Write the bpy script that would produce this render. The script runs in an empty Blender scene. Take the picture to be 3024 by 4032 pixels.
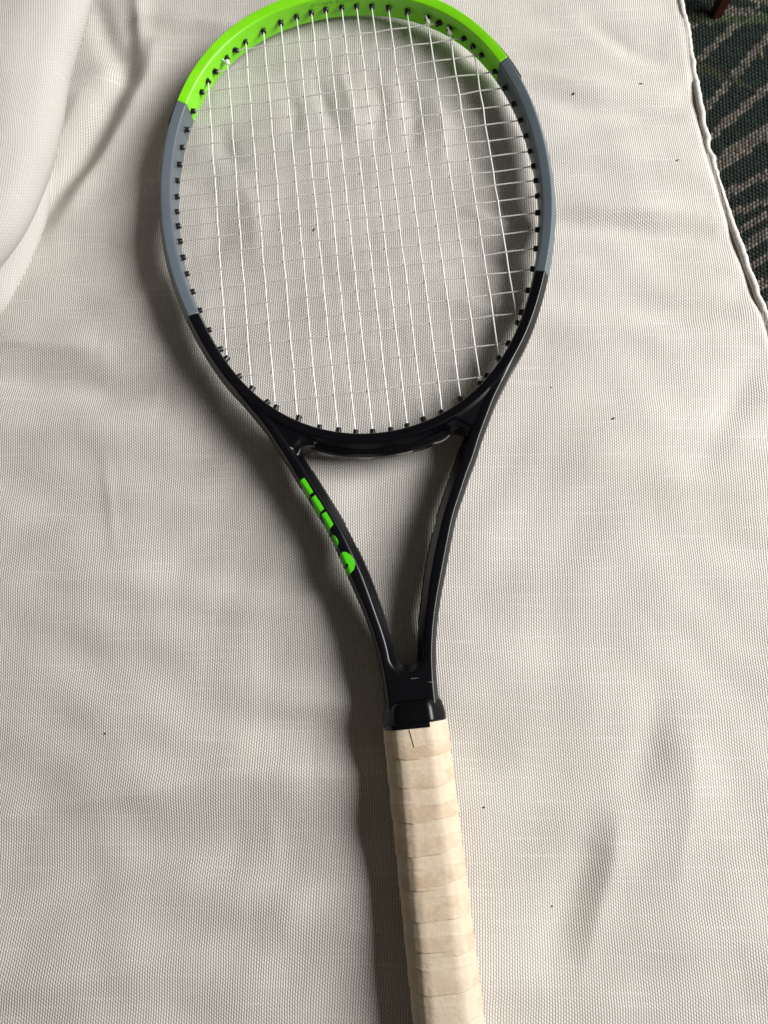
import bpy, bmesh, math, random
import numpy as np
from mathutils import Matrix, Vector, noise
from mathutils.bvhtree import BVHTree

random.seed(7)
MM = 0.001
scene = bpy.context.scene
COL = scene.collection

# ------------------------------------------------------------------ camera
PITCH, ROLL, YAW = 0.22153923, 0.05070039, 0.10805118
CAM = (0.0080531, 0.0, 0.4662588)
cam_data = bpy.data.cameras.new('camera')
cam = bpy.data.objects.new('camera', cam_data)
COL.objects.link(cam)
R = Matrix.Rotation(-YAW, 3, 'Z') @ Matrix.Rotation(ROLL, 3, 'Y') @ Matrix.Rotation(PITCH, 3, 'X')
cam.matrix_world = Matrix.Translation(CAM) @ R.to_4x4()
cam_data.sensor_fit = 'HORIZONTAL'
cam_data.sensor_width = 36.0
cam_data.lens = 36.0 * 3028 / 3024
cam_data.clip_start = 0.01
cam_data.clip_end = 50
cam_data.dof.use_dof = True
cam_data.dof.focus_distance = 0.47
cam_data.dof.aperture_fstop = 18
scene.camera = cam

# ------------------------------------------------------------------ light
world = bpy.data.worlds.new('World')
scene.world = world
world.use_nodes = True
bg = world.node_tree.nodes['Background']
bg.inputs[0].default_value = (1.0, 0.87, 0.72, 1)
bg.inputs[1].default_value = 0.064

def window_light(name, loc, target, sx, sy, power, color):
    ld = bpy.data.lights.new(name, 'AREA')
    ld.shape = 'RECTANGLE'; ld.size = sx; ld.size_y = sy
    ld.energy = power; ld.color = color
    lo = bpy.data.objects.new(name, ld); COL.objects.link(lo)
    d = Vector(target) - Vector(loc)
    lo.location = loc
    z = -d.normalized(); x = Vector((0, 1, 0)); x = (x - z * x.dot(z)).normalized()
    y = z.cross(x)
    lo.matrix_world = Matrix.Translation(loc) @ Matrix((x, y, z)).transposed().to_4x4()
    return lo
# the window beside the seat, to the right of the picture
window_light('window_light', (1.60, 0.27, 1.11), (0.0, 0.12, 0.0), 1.32, 0.96, 76.0, (1.0, 0.988, 0.968))

scene.view_settings.view_transform = 'Standard'
scene.view_settings.look = 'None'
scene.view_settings.exposure = 0.0
scene.view_settings.gamma = 1.0
scene.render.engine = 'CYCLES'

# ------------------------------------------------------------------ helpers
def link(o, parent=None):
    COL.objects.link(o)
    if parent is not None:
        o.parent = parent
        if parent.parent is None: o.location = o.location - parent.location
    return o

def mesh_obj(name, verts, faces, mat, parent=None, smooth=True, uv=None):
    me = bpy.data.meshes.new(name)
    v = np.asarray(verts, dtype=float) * MM
    me.from_pydata(v.tolist(), [], [tuple(int(i) for i in f) for f in faces])
    if smooth:
        me.polygons.foreach_set('use_smooth', [True] * len(me.polygons))
    if uv is not None:
        lay = me.uv_layers.new(name='UVMap')
        idx = np.empty(len(me.loops), dtype=np.int32)
        me.loops.foreach_get('vertex_index', idx)
        lay.data.foreach_set('uv', np.asarray(uv, dtype=np.float32)[idx].ravel())
    me.materials.append(mat)
    me.update()
    o = bpy.data.objects.new(name, me)
    return link(o, parent)

def empty(name, loc_mm):
    o = bpy.data.objects.new(name, None)
    o.location = Vector(loc_mm) * MM
    o.empty_display_size = 0.02
    COL.objects.link(o)
    return o

def tag(o, label=None, cat=None, group=None, kind=None):
    if label: o['label'] = label
    if cat: o['category'] = cat
    if group: o['group'] = group
    if kind: o['kind'] = kind
    return o

def grid_faces(nu, nv, closed_v=False):
    f = []
    for i in range(nu - 1):
        for j in range(nv if closed_v else nv - 1):
            k = (j + 1) % nv
            f.append((i * nv + j, (i + 1) * nv + j, (i + 1) * nv + k, i * nv + k))
    return f

def rounded(corners, seg=5):
    """closed polygon [(x, z, radius)] -> points with rounded corners"""
    out = []
    n = len(corners)
    for i in range(n):
        p = np.array(corners[i][:2], float); r = corners[i][2]
        a = np.array(corners[i - 1][:2], float); b = np.array(corners[(i + 1) % n][:2], float)
        da = (a - p) / np.linalg.norm(a - p); db = (b - p) / np.linalg.norm(b - p)
        ang = math.acos(max(-1, min(1, float(da @ db))))
        t = min(r / math.tan(ang / 2), 0.45 * np.linalg.norm(a - p), 0.45 * np.linalg.norm(b - p))
        p0 = p + da * t; p1 = p + db * t
        for k in range(seg + 1):
            s = k / seg
            out.append(tuple((1 - s) ** 2 * p0 + 2 * s * (1 - s) * p + s * s * p1))
    return out

def sweep(path, normals, prof_fn, caps=True, closed=False):
    """path Nx2, normals Nx2 (plan), prof_fn(i)->[(n,z)]"""
    V = []
    m = None
    for i in range(len(path)):
        pr = prof_fn(i); m = len(pr)
        for (n, z) in pr:
            V.append((path[i][0] + normals[i][0] * n, path[i][1] + normals[i][1] * n, z))
    F = grid_faces(len(path), m, True)
    N = len(path)
    if closed:
        for j in range(m):
            k = (j + 1) % m
            F.append(((N - 1) * m + j, j, k, (N - 1) * m + k))
    elif caps:
        F.append(tuple(range(m)))
        F.append(tuple((N - 1) * m + j for j in reversed(range(m))))
    return V, F

def tube(points, radius, seg=8, cap=True):
    P = [Vector(p) for p in points]
    V, F = [], []
    up = Vector((0, 0, 1))
    for i, p in enumerate(P):
        t = (P[min(i + 1, len(P) - 1)] - P[max(i - 1, 0)]).normalized()
        s = t.cross(up)
        if s.length < 1e-4: s = t.cross(Vector((1, 0, 0)))
        s.normalize(); u = s.cross(t)
        r = radius[i] if hasattr(radius, '__len__') else radius
        for k in range(seg):
            a = 2 * math.pi * k / seg
            V.append(tuple(p + s * (r * math.cos(a)) + u * (r * math.sin(a))))
    F = grid_faces(len(P), seg, True)
    if cap:
        F.append(tuple(range(seg))); F.append(tuple((len(P) - 1) * seg + k for k in reversed(range(seg))))
    return V, F

def plan_normals(path, outward_from):
    path = np.asarray(path, float)
    t = np.gradient(path, axis=0)
    n = np.stack([t[:, 1], -t[:, 0]], 1)
    n /= np.linalg.norm(n, axis=1)[:, None]
    c = np.asarray(outward_from, float)
    s = np.sign(((path - c) * n).sum(1)); s[s == 0] = 1
    return n * (1 if s.mean() > 0 else -1)

def cubic(xs, ys):
    """natural-ish monotone interpolation through points (Catmull-Rom / Hermite)"""
    xs = np.asarray(xs, float); ys = np.asarray(ys, float)
    o = np.argsort(xs); xs, ys = xs[o], ys[o]
    m = np.gradient(ys, xs)
    def f(x):
        x = np.asarray(x, float)
        i = np.clip(np.searchsorted(xs, x) - 1, 0, len(xs) - 2)
        h = xs[i + 1] - xs[i]; t = (x - xs[i]) / h
        lo = t < 0; hi = t > 1
        tc = np.clip(t, 0, 1)
        r = ((2 * tc**3 - 3 * tc**2 + 1) * ys[i] + (tc**3 - 2 * tc**2 + tc) * h * m[i]
             + (-2 * tc**3 + 3 * tc**2) * ys[i + 1] + (tc**3 - tc**2) * h * m[i + 1])
        r = np.where(lo, ys[0] + (x - xs[0]) * m[0], r)
        r = np.where(hi, ys[-1] + (x - xs[-1]) * m[-1], r)
        return r
    return f

# ------------------------------------------------------------------ materials
class NT:
    def __init__(self, name):
        self.m = bpy.data.materials.new(name); self.m.use_nodes = True
        self.t = self.m.node_tree; self.b = self.t.nodes['Principled BSDF']
    def n(self, typ, **kw):
        nd = self.t.nodes.new(typ)
        for k, v in kw.items(): setattr(nd, k, v)
        return nd
    def put(self, sock, v):
        if isinstance(v, bpy.types.NodeSocket): self.t.links.new(v, sock)
        elif isinstance(v, tuple) and len(v) == 3 and sock.type == 'RGBA': sock.default_value = (*v, 1)
        else: sock.default_value = v
    def math(self, op, a, b=0.0, c=None):
        nd = self.n('ShaderNodeMath', operation=op)
        self.put(nd.inputs[0], a); self.put(nd.inputs[1], b)
        if c is not None: self.put(nd.inputs[2], c)
        return nd.outputs[0]
    def mix(self, f, a, b):
        nd = self.n('ShaderNodeMix', data_type='RGBA')
        self.put(nd.inputs['Factor'], f); self.put(nd.inputs[6], a); self.put(nd.inputs[7], b)
        return nd.outputs[2]
    def noise(self, vec, scale, detail=3.0, rough=0.5, typ='3D'):
        nd = self.n('ShaderNodeTexNoise', noise_dimensions=typ)
        if vec is not None: self.put(nd.inputs['Vector'], vec)
        nd.inputs['Scale'].default_value = scale; nd.inputs['Detail'].default_value = detail
        nd.inputs['Roughness'].default_value = rough
        return nd.outputs['Fac']
    def ramp(self, v, lo, hi):
        nd = self.n('ShaderNodeMapRange', interpolation_type='SMOOTHSTEP')
        self.put(nd.inputs['Value'], v); nd.inputs['From Min'].default_value = lo; nd.inputs['From Max'].default_value = hi
        return nd.outputs[0]
    def bump(self, h, dist, strength=1.0, normal=None):
        nd = self.n('ShaderNodeBump')
        self.put(nd.inputs['Height'], h); nd.inputs['Distance'].default_value = dist
        nd.inputs['Strength'].default_value = strength
        if normal is not None: self.put(nd.inputs['Normal'], normal)
        return nd.outputs[0]
    def set(self, **kw):
        for k, v in kw.items(): self.put(self.b.inputs[k.replace('_', ' ')], v)
        return self.m

def paint(name, col, rough=0.3, coat=0.0, var=0.06, spec=0.5):
    t = NT(name)
    co = t.n('ShaderNodeTexCoord').outputs['Object']
    f = t.noise(co, 60, 4)
    g = t.noise(co, 900, 3)
    c = t.mix(t.ramp(f, 0.3, 0.7), tuple(x * (1 - var) for x in col), tuple(min(1, x * (1 + var)) for x in col))
    r = t.math('MULTIPLY_ADD', g, 0.12, rough - 0.06)
    t.set(Base_Color=c, Roughness=r, Coat_Weight=coat, Coat_Roughness=0.12, Specular_IOR_Level=spec)
    return t.set(Normal=t.bump(g, 0.00001, 0.12))

def fabric(name, thread, gap, px, py, depth, slub=0.5, wob=1.2):
    """woven cloth: brick-laid floats, UV in millimetres"""
    t = NT(name)
    uvn = t.n('ShaderNodeUVMap').outputs['UV']
    # irregular threads: the weave wanders a little
    nw = t.n('ShaderNodeTexNoise', noise_dimensions='2D'); t.put(nw.inputs['Vector'], uvn)
    nw.inputs['Scale'].default_value = 0.05; nw.inputs['Detail'].default_value = 2
    sub = t.n('ShaderNodeVectorMath', operation='SUBTRACT'); t.put(sub.inputs[0], nw.outputs['Color']); sub.inputs[1].default_value = (.5, .5, .5)
    scl = t.n('ShaderNodeVectorMath', operation='SCALE'); t.put(scl.inputs[0], sub.outputs[0]); scl.inputs['Scale'].default_value = wob
    add = t.n('ShaderNodeVectorMath', operation='ADD'); t.put(add.inputs[0], uvn); t.put(add.inputs[1], scl.outputs[0])
    sep = t.n('ShaderNodeSeparateXYZ'); t.put(sep.inputs[0], add.outputs[0])
    u = t.math('DIVIDE', sep.outputs[0], px); v = t.math('DIVIDE', sep.outputs[1], py)
    i = t.math('FLOOR', u); fx = t.math('FRACT', u)
    odd = t.math('FLOORED_MODULO', i, 2.0)
    vv = t.math('MULTIPLY_ADD', odd, 0.5, v)
    fy = t.math('FRACT', vv); j = t.math('FLOOR', vv)
    sx = t.math('SINE', t.math('MULTIPLY', fx, math.pi))
    cy = t.math('COSINE', t.math('MULTIPLY', t.math('SUBTRACT', fy, 0.5), 2 * math.pi))
    lift = t.math('MULTIPLY_ADD', cy, 0.28, 0.72)
    h = t.math('MULTIPLY', t.math('POWER', sx, 0.7), lift)
    # per-float tone + slubs along the weft
    cell = t.n('ShaderNodeCombineXYZ'); t.put(cell.inputs[0], i); t.put(cell.inputs[1], j)
    wn = t.n('ShaderNodeTexWhiteNoise', noise_dimensions='2D'); t.put(wn.inputs['Vector'], cell.outputs[0])
    mp = t.n('ShaderNodeMapping'); mp.inputs['Scale'].default_value = (0.02, 0.55, 1); t.put(mp.inputs['Vector'], uvn)
    sl = t.ramp(t.noise(mp.outputs[0], 1.0, 2, 0.5, '2D'), 0.60, 0.76)
    mp2 = t.n('ShaderNodeMapping'); mp2.inputs['Scale'].default_value = (0.5, 0.015, 1); t.put(mp2.inputs['Vector'], uvn)
    sl2 = t.noise(mp2.outputs[0], 1.0, 2, 0.5, '2D')
    dirt = t.noise(uvn, 0.012, 4, 0.55, '2D')
    hh = t.ramp(h, 0.15, 0.60)
    base = t.mix(hh, gap, thread)
    base = t.mix(t.math('MULTIPLY', wn.outputs['Value'], 0.14), base, (0.45, 0.43, 0.40))
    base = t.mix(t.math('MULTIPLY', sl, 0.28 * slub), base, (0.86, 0.85, 0.82))
    base = t.mix(t.math('MULTIPLY', t.ramp(sl2, 0.45, 0.75), 0.10), base, gap)
    base = t.mix(t.math('MULTIPLY', t.ramp(dirt, 0.5, 0.8), 0.12), base, (0.50, 0.43, 0.36))
    fz = t.noise(uvn, 3.2, 2, 0.6, '2D')
    height = t.math('MULTIPLY_ADD', fz, 0.15, h)
    t.set(Base_Color=base, Roughness=0.8, Specular_IOR_Level=0.25, Sheen_Weight=0.08)
    return t.set(Normal=t.bump(height, depth * MM, 1.0))

M_GREEN = paint('green_paint', (0.20, 0.68, 0.006), 0.36, 0.25, 0.05)
M_GREY = paint('slate_grey_paint', (0.098, 0.122, 0.142), 0.36, 0.15, 0.05)
M_BLACK = paint('black_paint', (0.0011, 0.0012, 0.0028), 0.29, 0.0, 0.2, 0.42)
M_RUBBER = paint('black_rubber', (0.002, 0.002, 0.003), 0.26, 0.0, 0.2, 0.3)
M_GROM = paint('grommet_plastic', (0.007, 0.007, 0.008), 0.35, 0.0, 0.2, 0.5)
M_BUMP = paint('bumper_plastic', (0.004, 0.004, 0.005), 0.62, 0.0, 0.2, 0.4)
M_DECAL = paint('green_decal', (0.075, 0.60, 0.005), 0.33, 0.2, 0.03)
M_ENGR = paint('engraved_green', (0.085, 0.33, 0.004), 0.5, 0.0, 0.1)
M_SCUFF = paint('scuffed_paint', (0.22, 0.22, 0.21), 0.7, 0.0, 0.3)
M_WOOD = paint('dark_red_wood', (0.035, 0.007, 0.005), 0.45, 0.1, 0.35)

t = NT('main_string_white')
M_MAIN = t.set(Base_Color=(0.80, 0.81, 0.80), Roughness=0.28, Subsurface_Weight=0.0, Coat_Weight=0.3, Specular_IOR_Level=0.6)
t = NT('cross_string_clear')
M_CROSS = t.set(Base_Color=(0.78, 0.76, 0.72), Roughness=0.28, Transmission_Weight=0.42, IOR=1.4)
t = NT('string_loop_grey')
M_LOOP = t.set(Base_Color=(0.16, 0.16, 0.155), Roughness=0.3)

M_FAB = fabric('cushion_weave', (0.71, 0.682, 0.635), (0.34, 0.315, 0.28), 1.47, 2.0, 0.30, 0.8)
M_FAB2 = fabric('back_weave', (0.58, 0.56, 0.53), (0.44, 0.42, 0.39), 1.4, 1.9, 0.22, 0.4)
M_PIPE = fabric('piping_weave', (0.74, 0.715, 0.67), (0.50, 0.47, 0.43), 1.3, 1.7, 0.15, 0.3)

# tape: cream crepe, tan where two layers overlap; UV.y = mm along the grip from the collar, UV.x = mm round it
def tape_material():
    t = NT('cream_grip_tape')
    uvn = t.n('ShaderNodeUVMap').outputs['UV']
    sep = t.n('ShaderNodeSeparateXYZ'); t.put(sep.inputs[0], uvn)
    at = t.n('ShaderNodeAttribute', attribute_name='wrap').outputs['Fac']     # 0..1 inside a wrap
    mp = t.n('ShaderNodeMapping'); mp.inputs['Scale'].default_value = (1.6, 0.55, 1); t.put(mp.inputs['Vector'], uvn)
    fib = t.noise(mp.outputs[0], 1.0, 4, 0.6, '2D')
    mp3 = t.n('ShaderNodeMapping'); mp3.inputs['Scale'].default_value = (0.22, 0.42, 1); t.put(mp3.inputs['Vector'], uvn)
    wr = t.noise(mp3.outputs[0], 1.0, 4, 0.6, '2D')
    blot = t.noise(uvn, 0.09, 4, 0.6, '2D')
    double = t.math('MULTIPLY', t.ramp(at, 0.48, 0.56), t.ramp(blot, 0.30, 0.65))
    c = t.mix(double, (0.63, 0.515, 0.385), (0.56, 0.435, 0.305))
    c = t.mix(t.math('MULTIPLY', t.ramp(at, 0.05, 0.0), 0.55), c, (0.69, 0.59, 0.46))
    c = t.mix(t.math('MULTIPLY', t.ramp(blot, 0.5, 0.75), 0.34), c, (0.47, 0.34, 0.22))
    # handled, greyer towards the butt
    c = t.mix(t.math('MULTIPLY', t.ramp(sep.outputs[1], 90, 150), 0.45), c, (0.60, 0.52, 0.41))
    c = t.mix(t.math('MULTIPLY', t.ramp(fib, 0.45, 0.8), 0.10), c, (0.50, 0.37, 0.23))
    h = t.math('ADD', t.math('MULTIPLY', wr, 0.9), t.math('MULTIPLY', fib, 0.22))
    t.set(Base_Color=c, Roughness=0.62, Specular_IOR_Level=0.3)
    return t.set(Normal=t.bump(h, 0.0004, 0.8))
M_TAPE = tape_material()

# ------------------------------------------------------------------ seat cushion (the surface everything lies on)
edge_x = cubic([-300, -100, 50, 150, 212, 230, 258, 280, 302, 332, 374, 413, 441, 474, 520, 640],
               [287, 281, 275, 269, 265.1, 263, 259.7, 258, 256.2, 254.2, 254.5, 256.6, 257.8, 259.1, 262, 268])
SEAT_Z = -16.5
FOLDS = [  # polyline (plan mm), height mm, width mm  : ridges (+) and valleys (-)
    ([(-190, 560), (-180, 520), (-172, 495), (-160, 470)], -5, 11),
    ([(-152, 560), (-152, 527), (-152, 500)], 5, 9),
    ([(-160, 522), (-162, 490), (-173, 462), (-190, 430), (-206, 404), (-228, 372), (-245, 345)], -7, 11),
    ([(-140, 505), (-146, 475), (-160, 445), (-178, 415), (-198, 385), (-222, 350)], 4.5, 11),
    ([(-150, 526), (-130, 522), (-110, 519), (-70, 506)], 3.5, 5),
    ([(-158, 512), (-130, 509), (-100, 505)], -2.5, 6),
    ([(-195, 470), (-210, 440), (-232, 410)], 4, 14),
    ([(-270, 272), (-235, 262), (-190, 252)], 5, 14),
    ([(-275, 245), (-240, 236), (-190, 222), (-150, 214)], -6, 15),
    ([(-300, 205), (-220, 196), (-150, 190)], 3, 20),
    ([(-240, 320), (-200, 330), (-165, 335)], -2.0, 12),
    ([(-330, -60), (-220, -48), (-120, -40), (-60, -42)], 6, 19),
    ([(-330, -100), (-230, -94), (-150, -84), (-90, -78)], -5.5, 19),
    ([(-330, -150), (-200, -146), (-90, -130)], 3.5, 22),
    ([(-330, 40), (-200, 35), (-130, 28)], -3.0, 20),
    ([(-330, 90), (-220, 92), (-140, 84)], 2.5, 26),
    ([(62, -160), (74, -140), (88, -118), (98, -98)], -2.8, 14),
    ([(78, -170), (92, -142), (106, -112), (112, -88)], 3.0, 14),
    ([(120, -80), (138, -55), (150, -20)], -2.4, 13),
    ([(140, -130), (155, -90), (168, -40)], 2.0, 16),
    ([(160, 20), (200, 40), (250, 50)], -1.6, 18),
    ([(135, 318), (170, 312), (205, 306), (245, 300)], 2.6, 8),
    ([(135, 305), (170, 298), (215, 288), (250, 282)], -2.8, 9),
    ([(140, 260), (190, 268), (250, 258)], 1.6, 10),
    ([(140, 240), (190, 232), (255, 222)], -2.0, 12),
    ([(130, 440), (170, 418), (215, 405), (250, 398)], 2.2, 9),
    ([(128, 420), (165, 400), (215, 384), (248, 376)], -2.6, 10),
    ([(190, 470), (215, 440), (240, 425)], -2.2, 9),
    ([(170, 350), (210, 352), (250, 345)], 1.6, 12),
    ([(205, 120), (235, 160), (255, 190)], -1.6, 12),
    # puckers inside the hoop
    ([(-95, 420), (-92, 400), (-80, 380)], -2.0, 9),
    ([(-118, 385), (-108, 362), (-101, 340), (-104, 310)], -1.3, 12),
    ([(-80, 370), (-74, 340), (-76, 310)], 2.2, 10),
    ([(-20, 455), (-14, 425), (-8, 400)], -2.6, 7),
    ([(-2, 462), (4, 430), (6, 400)], 2.4, 7),
    ([(22, 450), (26, 425), (20, 395)], -2.4, 7),
    ([(46, 440), (50, 410), (44, 375)], -2.6, 8),
    ([(64, 430), (70, 395), (64, 360)], 2.4, 8),
    ([(-45, 450), (-38, 425), (-42, 400)], -2.2, 7),
    ([(86, 400), (88, 370), (100, 345)], -2.4, 8),
    ([(75, 330), (95, 312), (118, 306)], 3.4, 8),
    ([(70, 300), (92, 285), (112, 282)], -2.4, 9),
    ([(60, 255), (85, 245), (105, 250)], 2.4, 9),
    # ripples running in under the grip and the throat
    ([(-95, -48), (-60, -47), (-25, -48), (0, -48)], 3.4, 12),
    ([(-95, -24), (-60, -23), (-25, -24), (0, -24)], -2.6, 12),
    ([(-95, -5), (-60, -4), (-25, -6)], 2.4, 11),
    ([(-100, 22), (-60, 24), (-20, 22)], -2.4, 16),
    ([(-110, -80), (-60, -78), (-25, -78), (0, -78)], -2.2, 16),
    ([(-110, -118), (-60, -112), (-20, -112)], 2.4, 18),
    ([(-120, 60), (-80, 62), (-40, 58)], 2.0, 15),
    ([(-190, 175), (-186, 140), (-184, 110)], 0.8, 4),
]
FOLDS = [([((x - 8) * 0.983 + 8, y * 0.983) for x, y in p], h, w) for p, h, w in FOLDS]
_r = random.Random(21)
CRUMPLE = [(_r.uniform(-0.45, 0.6), lam, 0.0085 * lam, _r.uniform(0, 6.28)) for lam in (26, 31, 37, 44, 53, 64, 78, 95, 118)]
def seat_z(X, Y):
    X = np.asarray(X, float); Y = np.asarray(Y, float)
    Z = np.full(np.broadcast(X, Y).shape, SEAT_Z)
    for pts, h, w in FOLDS:
        best = np.full(Z.shape, 1e9); taper = np.ones(Z.shape)
        segs = list(zip(pts[:-1], pts[1:]))
        L = len(segs)
        for k, (a, b) in enumerate(segs):
            ax, ay = a; dx, dy = b[0] - ax, b[1] - ay
            tt = np.clip(((X - ax) * dx + (Y - ay) * dy) / (dx * dx + dy * dy), 0, 1)
            d = (X - ax - tt * dx) ** 2 + (Y - ay - tt * dy) ** 2
            s = (k + tt) / L
            m = d < best
            best = np.where(m, d, best)
            taper = np.where(m, 0.25 + 0.75 * np.sin(np.pi * np.clip(s, 0.02, 0.98)) ** 0.7, taper)
        bump_ = np.exp(-best / (2 * (w * 0.6) ** 2))
        if h > 0: bump_ = 0.45 * bump_ + 0.6 * np.exp(-np.sqrt(best + 1.2) / (0.62 * w))      # crests are creased
        Z = Z + h * taper * bump_
    # slow undulation of the filling
    Z = Z + 1.3 * np.sin(X / 47 + 0.6 + Y / 130) * np.sin(Y / 58 + X / 160 + 1.1) + 0.8 * np.sin(X / 23 + Y / 31) * np.sin(Y / 27 - X / 71 + 2)
    Z = Z + 0.35 * np.sin(X / 9.1 + 2.2 * np.sin(Y / 37)) * np.sin(Y / 13.7 + 1.7 * np.sin(X / 29))
    # fine crumple, mostly running across the seat
    for (a_, lam, am, p_) in CRUMPLE:
        q = X * math.sin(a_) + Y * math.cos(a_) + 9 * np.sin(X / 83 + p_) + 6 * np.sin(Y / 61 + 2 * p_)
        env = 0.5 + 0.5 * np.sin(X / (1.9 * lam) + Y / (3.1 * lam) + 3 * p_)
        Z = Z + am * env * np.sin(2 * np.pi * q / lam + p_)
    # the hoop's tip and the grip press on the filling: it meets them there
    Z = Z + 3 * np.exp(-((X / 45) ** 2 + ((Y - 512) / 20) ** 2))
    Z = np.where(np.abs(X) < 150, Z + 3.6 * np.exp(-(X / 48) ** 2) * (1 / (1 + np.exp((Y + 40) / 25))), Z)
    # rolls over towards the piped edge
    ex = edge_x(Y)
    dd = ex - X
    Z = Z - (1.7 / (1 + np.exp((Y - 380) / 22)) + 0.4) * np.exp(-((dd - 5.0) / 1.5) ** 2) - 1.2 * np.exp(-dd / 16.0)
    puck = np.sin(Y / 6.3 + 1.3 * np.sin(Y / 21)) * np.exp(-((dd - 12) / 10) ** 2)
    return Z + 0.55 * puck

seat = empty('seat_cushion', (0, 150, -120))
tag(seat, 'off-white woven seat cushion with creases lying under the racket', 'cushion')
ny, nx = 400, 300
ys = np.linspace(-300, 640, ny)
V = []; UV = []
ca, sa = math.cos(YAW), math.sin(YAW)
s = np.linspace(0, 1, nx) ** 0.8
for y in ys:
    x = -360 + (float(edge_x(y)) - 3.0 + 360) * s
    yy = np.full(nx, y)
    z = seat_z(x, yy)
    wx = 3.0 * np.sin(yy / 70 + x / 150) + 1.5 * np.sin(x / 40 + yy / 55)
    V.append(np.stack([x, yy, z], 1))
    UV.append(np.stack([x * ca - yy * sa + wx, x * sa + yy * ca], 1))
V = np.concatenate(V); UV = np.concatenate(UV)
mesh_obj('top_panel', V, [(a, d, c, b) for a, b, c, d in grid_faces(ny, nx)][::1], M_FAB, seat, uv=UV)
# piping: covered cord stitched along the edge
py_ = np.arange(-300, 640, 1.0)
pts = []; rad = []
for y in py_:
    w = 0.55 * math.sin(y / 6.1 + 2.6 * math.sin(y / 19)) + 1.5 * noise.noise(Vector((y / 9.0, 3, 0))) + 0.9 * noise.noise(Vector((y / 4.0, 0, 0)))
    pts.append((float(edge_x(y)) - 2.0 + 0.5 * w, y, -18.2 + 0.6 * math.sin(y / 31) - (1.2 if y > 400 else 0.0)))
    rad.append(2.25 + 0.18 * w)
V, F = tube(pts, rad, 14)
UV = [(k % 14 * 1.8 + (k // 14) * 0.5, (k // 14) * 1.0) for k in range(len(V))]
mesh_obj('piping', V, F, M_PIPE, seat, uv=UV)
# side panel below the piping
V = []; UV = []
zz = np.linspace(0, 1, 14)
py2 = np.linspace(-300, 640, 180)
for y in py2:
    for q in zz:
        V.append((float(edge_x(y)) - 4.5 + 7 * math.sin(q * math.pi) , y, -18.5 - 95 * q)); UV.append((y, -95 * q))
mesh_obj('side_panel', V, grid_faces(180, 14), M_FAB, seat, uv=UV)
V, F = tube([(float(edge_x(y)) - 4.5, y, -114) for y in py2], 4.0, 10)
mesh_obj('piping', V, F, M_PIPE, seat, uv=[(k % 10 * 2.4, k // 10 * 5) for k in range(len(V))])

# ------------------------------------------------------------------ back cushion (left edge of the picture)
back = empty('back_cushion', (-260, 400, -20))
tag(back, 'pale grey back cushion bulging over the seat at the upper left', 'cushion')
def loft(curve, prof, out_from, rough=0.0, seed=0):
    """curve: plan polyline; prof: list of (offset to the right, z); returns verts, faces, uv"""
    c = np.asarray(curve, float)
    d = np.r_[0, np.cumsum(np.linalg.norm(np.diff(c, axis=0), axis=1))]
    fx, fy = cubic(d, c[:, 0]), cubic(d, c[:, 1])
    u = np.linspace(0, d[-1], 130)
    path = np.stack([fx(u), fy(u)], 1)
    for _ in range(6):
        path[1:-1] = 0.5 * path[1:-1] + 0.25 * (path[:-2] + path[2:])
    nn = plan_normals(path, out_from)
    p = np.asarray(prof, float)
    dp = np.r_[0, np.cumsum(np.linalg.norm(np.diff(p, axis=0), axis=1))]
    v = np.linspace(0, dp[-1], 70)
    pn, pz = cubic(dp, p[:, 0])(v), cubic(dp, p[:, 1])(v)
    V, UV = [], []
    for i in range(len(u)):
        for j in range(len(v)):
            a, b = u[i], v[j]
            w = rough * (math.sin(a / 31 + b / 19 + seed) + 0.6 * math.sin(a / 13 - b / 27 + 2 * seed))
            V.append((path[i, 0] + nn[i, 0] * (pn[j] + w), path[i, 1] + nn[i, 1] * (pn[j] + w), pz[j] + 0.5 * w))
            UV.append((b + 0.25 * a, a))
    return V, grid_faces(len(u), len(v)), UV
C0 = [(-262, 700), (-240, 600), (-230, 520), (-224, 450), (-219.5, 412), (-221, 386), (-223.8, 359), (-229, 341), (-239, 318), (-246, 306), (-252, 291), (-260, 282), (-275, 262), (-300, 235), (-360, 190)]
prof = [(-14, -26), (-3, -22), (0.5, -16), (-2, -9), (-10, -2), (-28, 6), (-55, 13), (-95, 22), (-150, 30)]
V, F, UV = loft(C0, prof, (-600, 400), 1.6, 1.0)
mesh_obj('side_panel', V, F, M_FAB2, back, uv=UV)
C1 = [(-135, 640), (-146, 560), (-156, 510), (-166, 469), (-173, 440), (-179.5, 411), (-184.5, 378), (-189.5, 351), (-199, 329), (-211, 307), (-224, 288), (-245, 264), (-275, 238), (-330, 200)]
prof = [(-110, 20), (-60, 20), (-22, 24), (-6, 32), (0, 44), (-5, 57), (-18, 65), (-50, 71), (-95, 76), (-160, 80)]
V, F, UV = loft(C1, prof, (-600, 400), 1.7, 2.3)
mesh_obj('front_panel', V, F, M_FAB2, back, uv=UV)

# ------------------------------------------------------------------ floor, rug, furniture leg (seen past the right edge)
FLOOR = -436.0
t = NT('floor_boards')
co = t.n('ShaderNodeTexCoord').outputs['Object']
mp = t.n('ShaderNodeMapping'); mp.inputs['Scale'].default_value = (3, 60, 3); t.put(mp.inputs['Vector'], co)
M_FLOOR = t.set(Base_Color=t.mix(t.noise(mp.outputs[0], 4, 5), (0.05, 0.03, 0.02), (0.12, 0.075, 0.045)), Roughness=0.5)
fl = mesh_obj('floor', [(-900, -900, FLOOR - 4), (1600, -900, FLOOR - 4), (1600, 1800, FLOOR - 4), (-900, 1800, FLOOR - 4)], [(0, 1, 2, 3)], M_FLOOR, None, False)
tag(fl, kind='structure')

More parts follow.
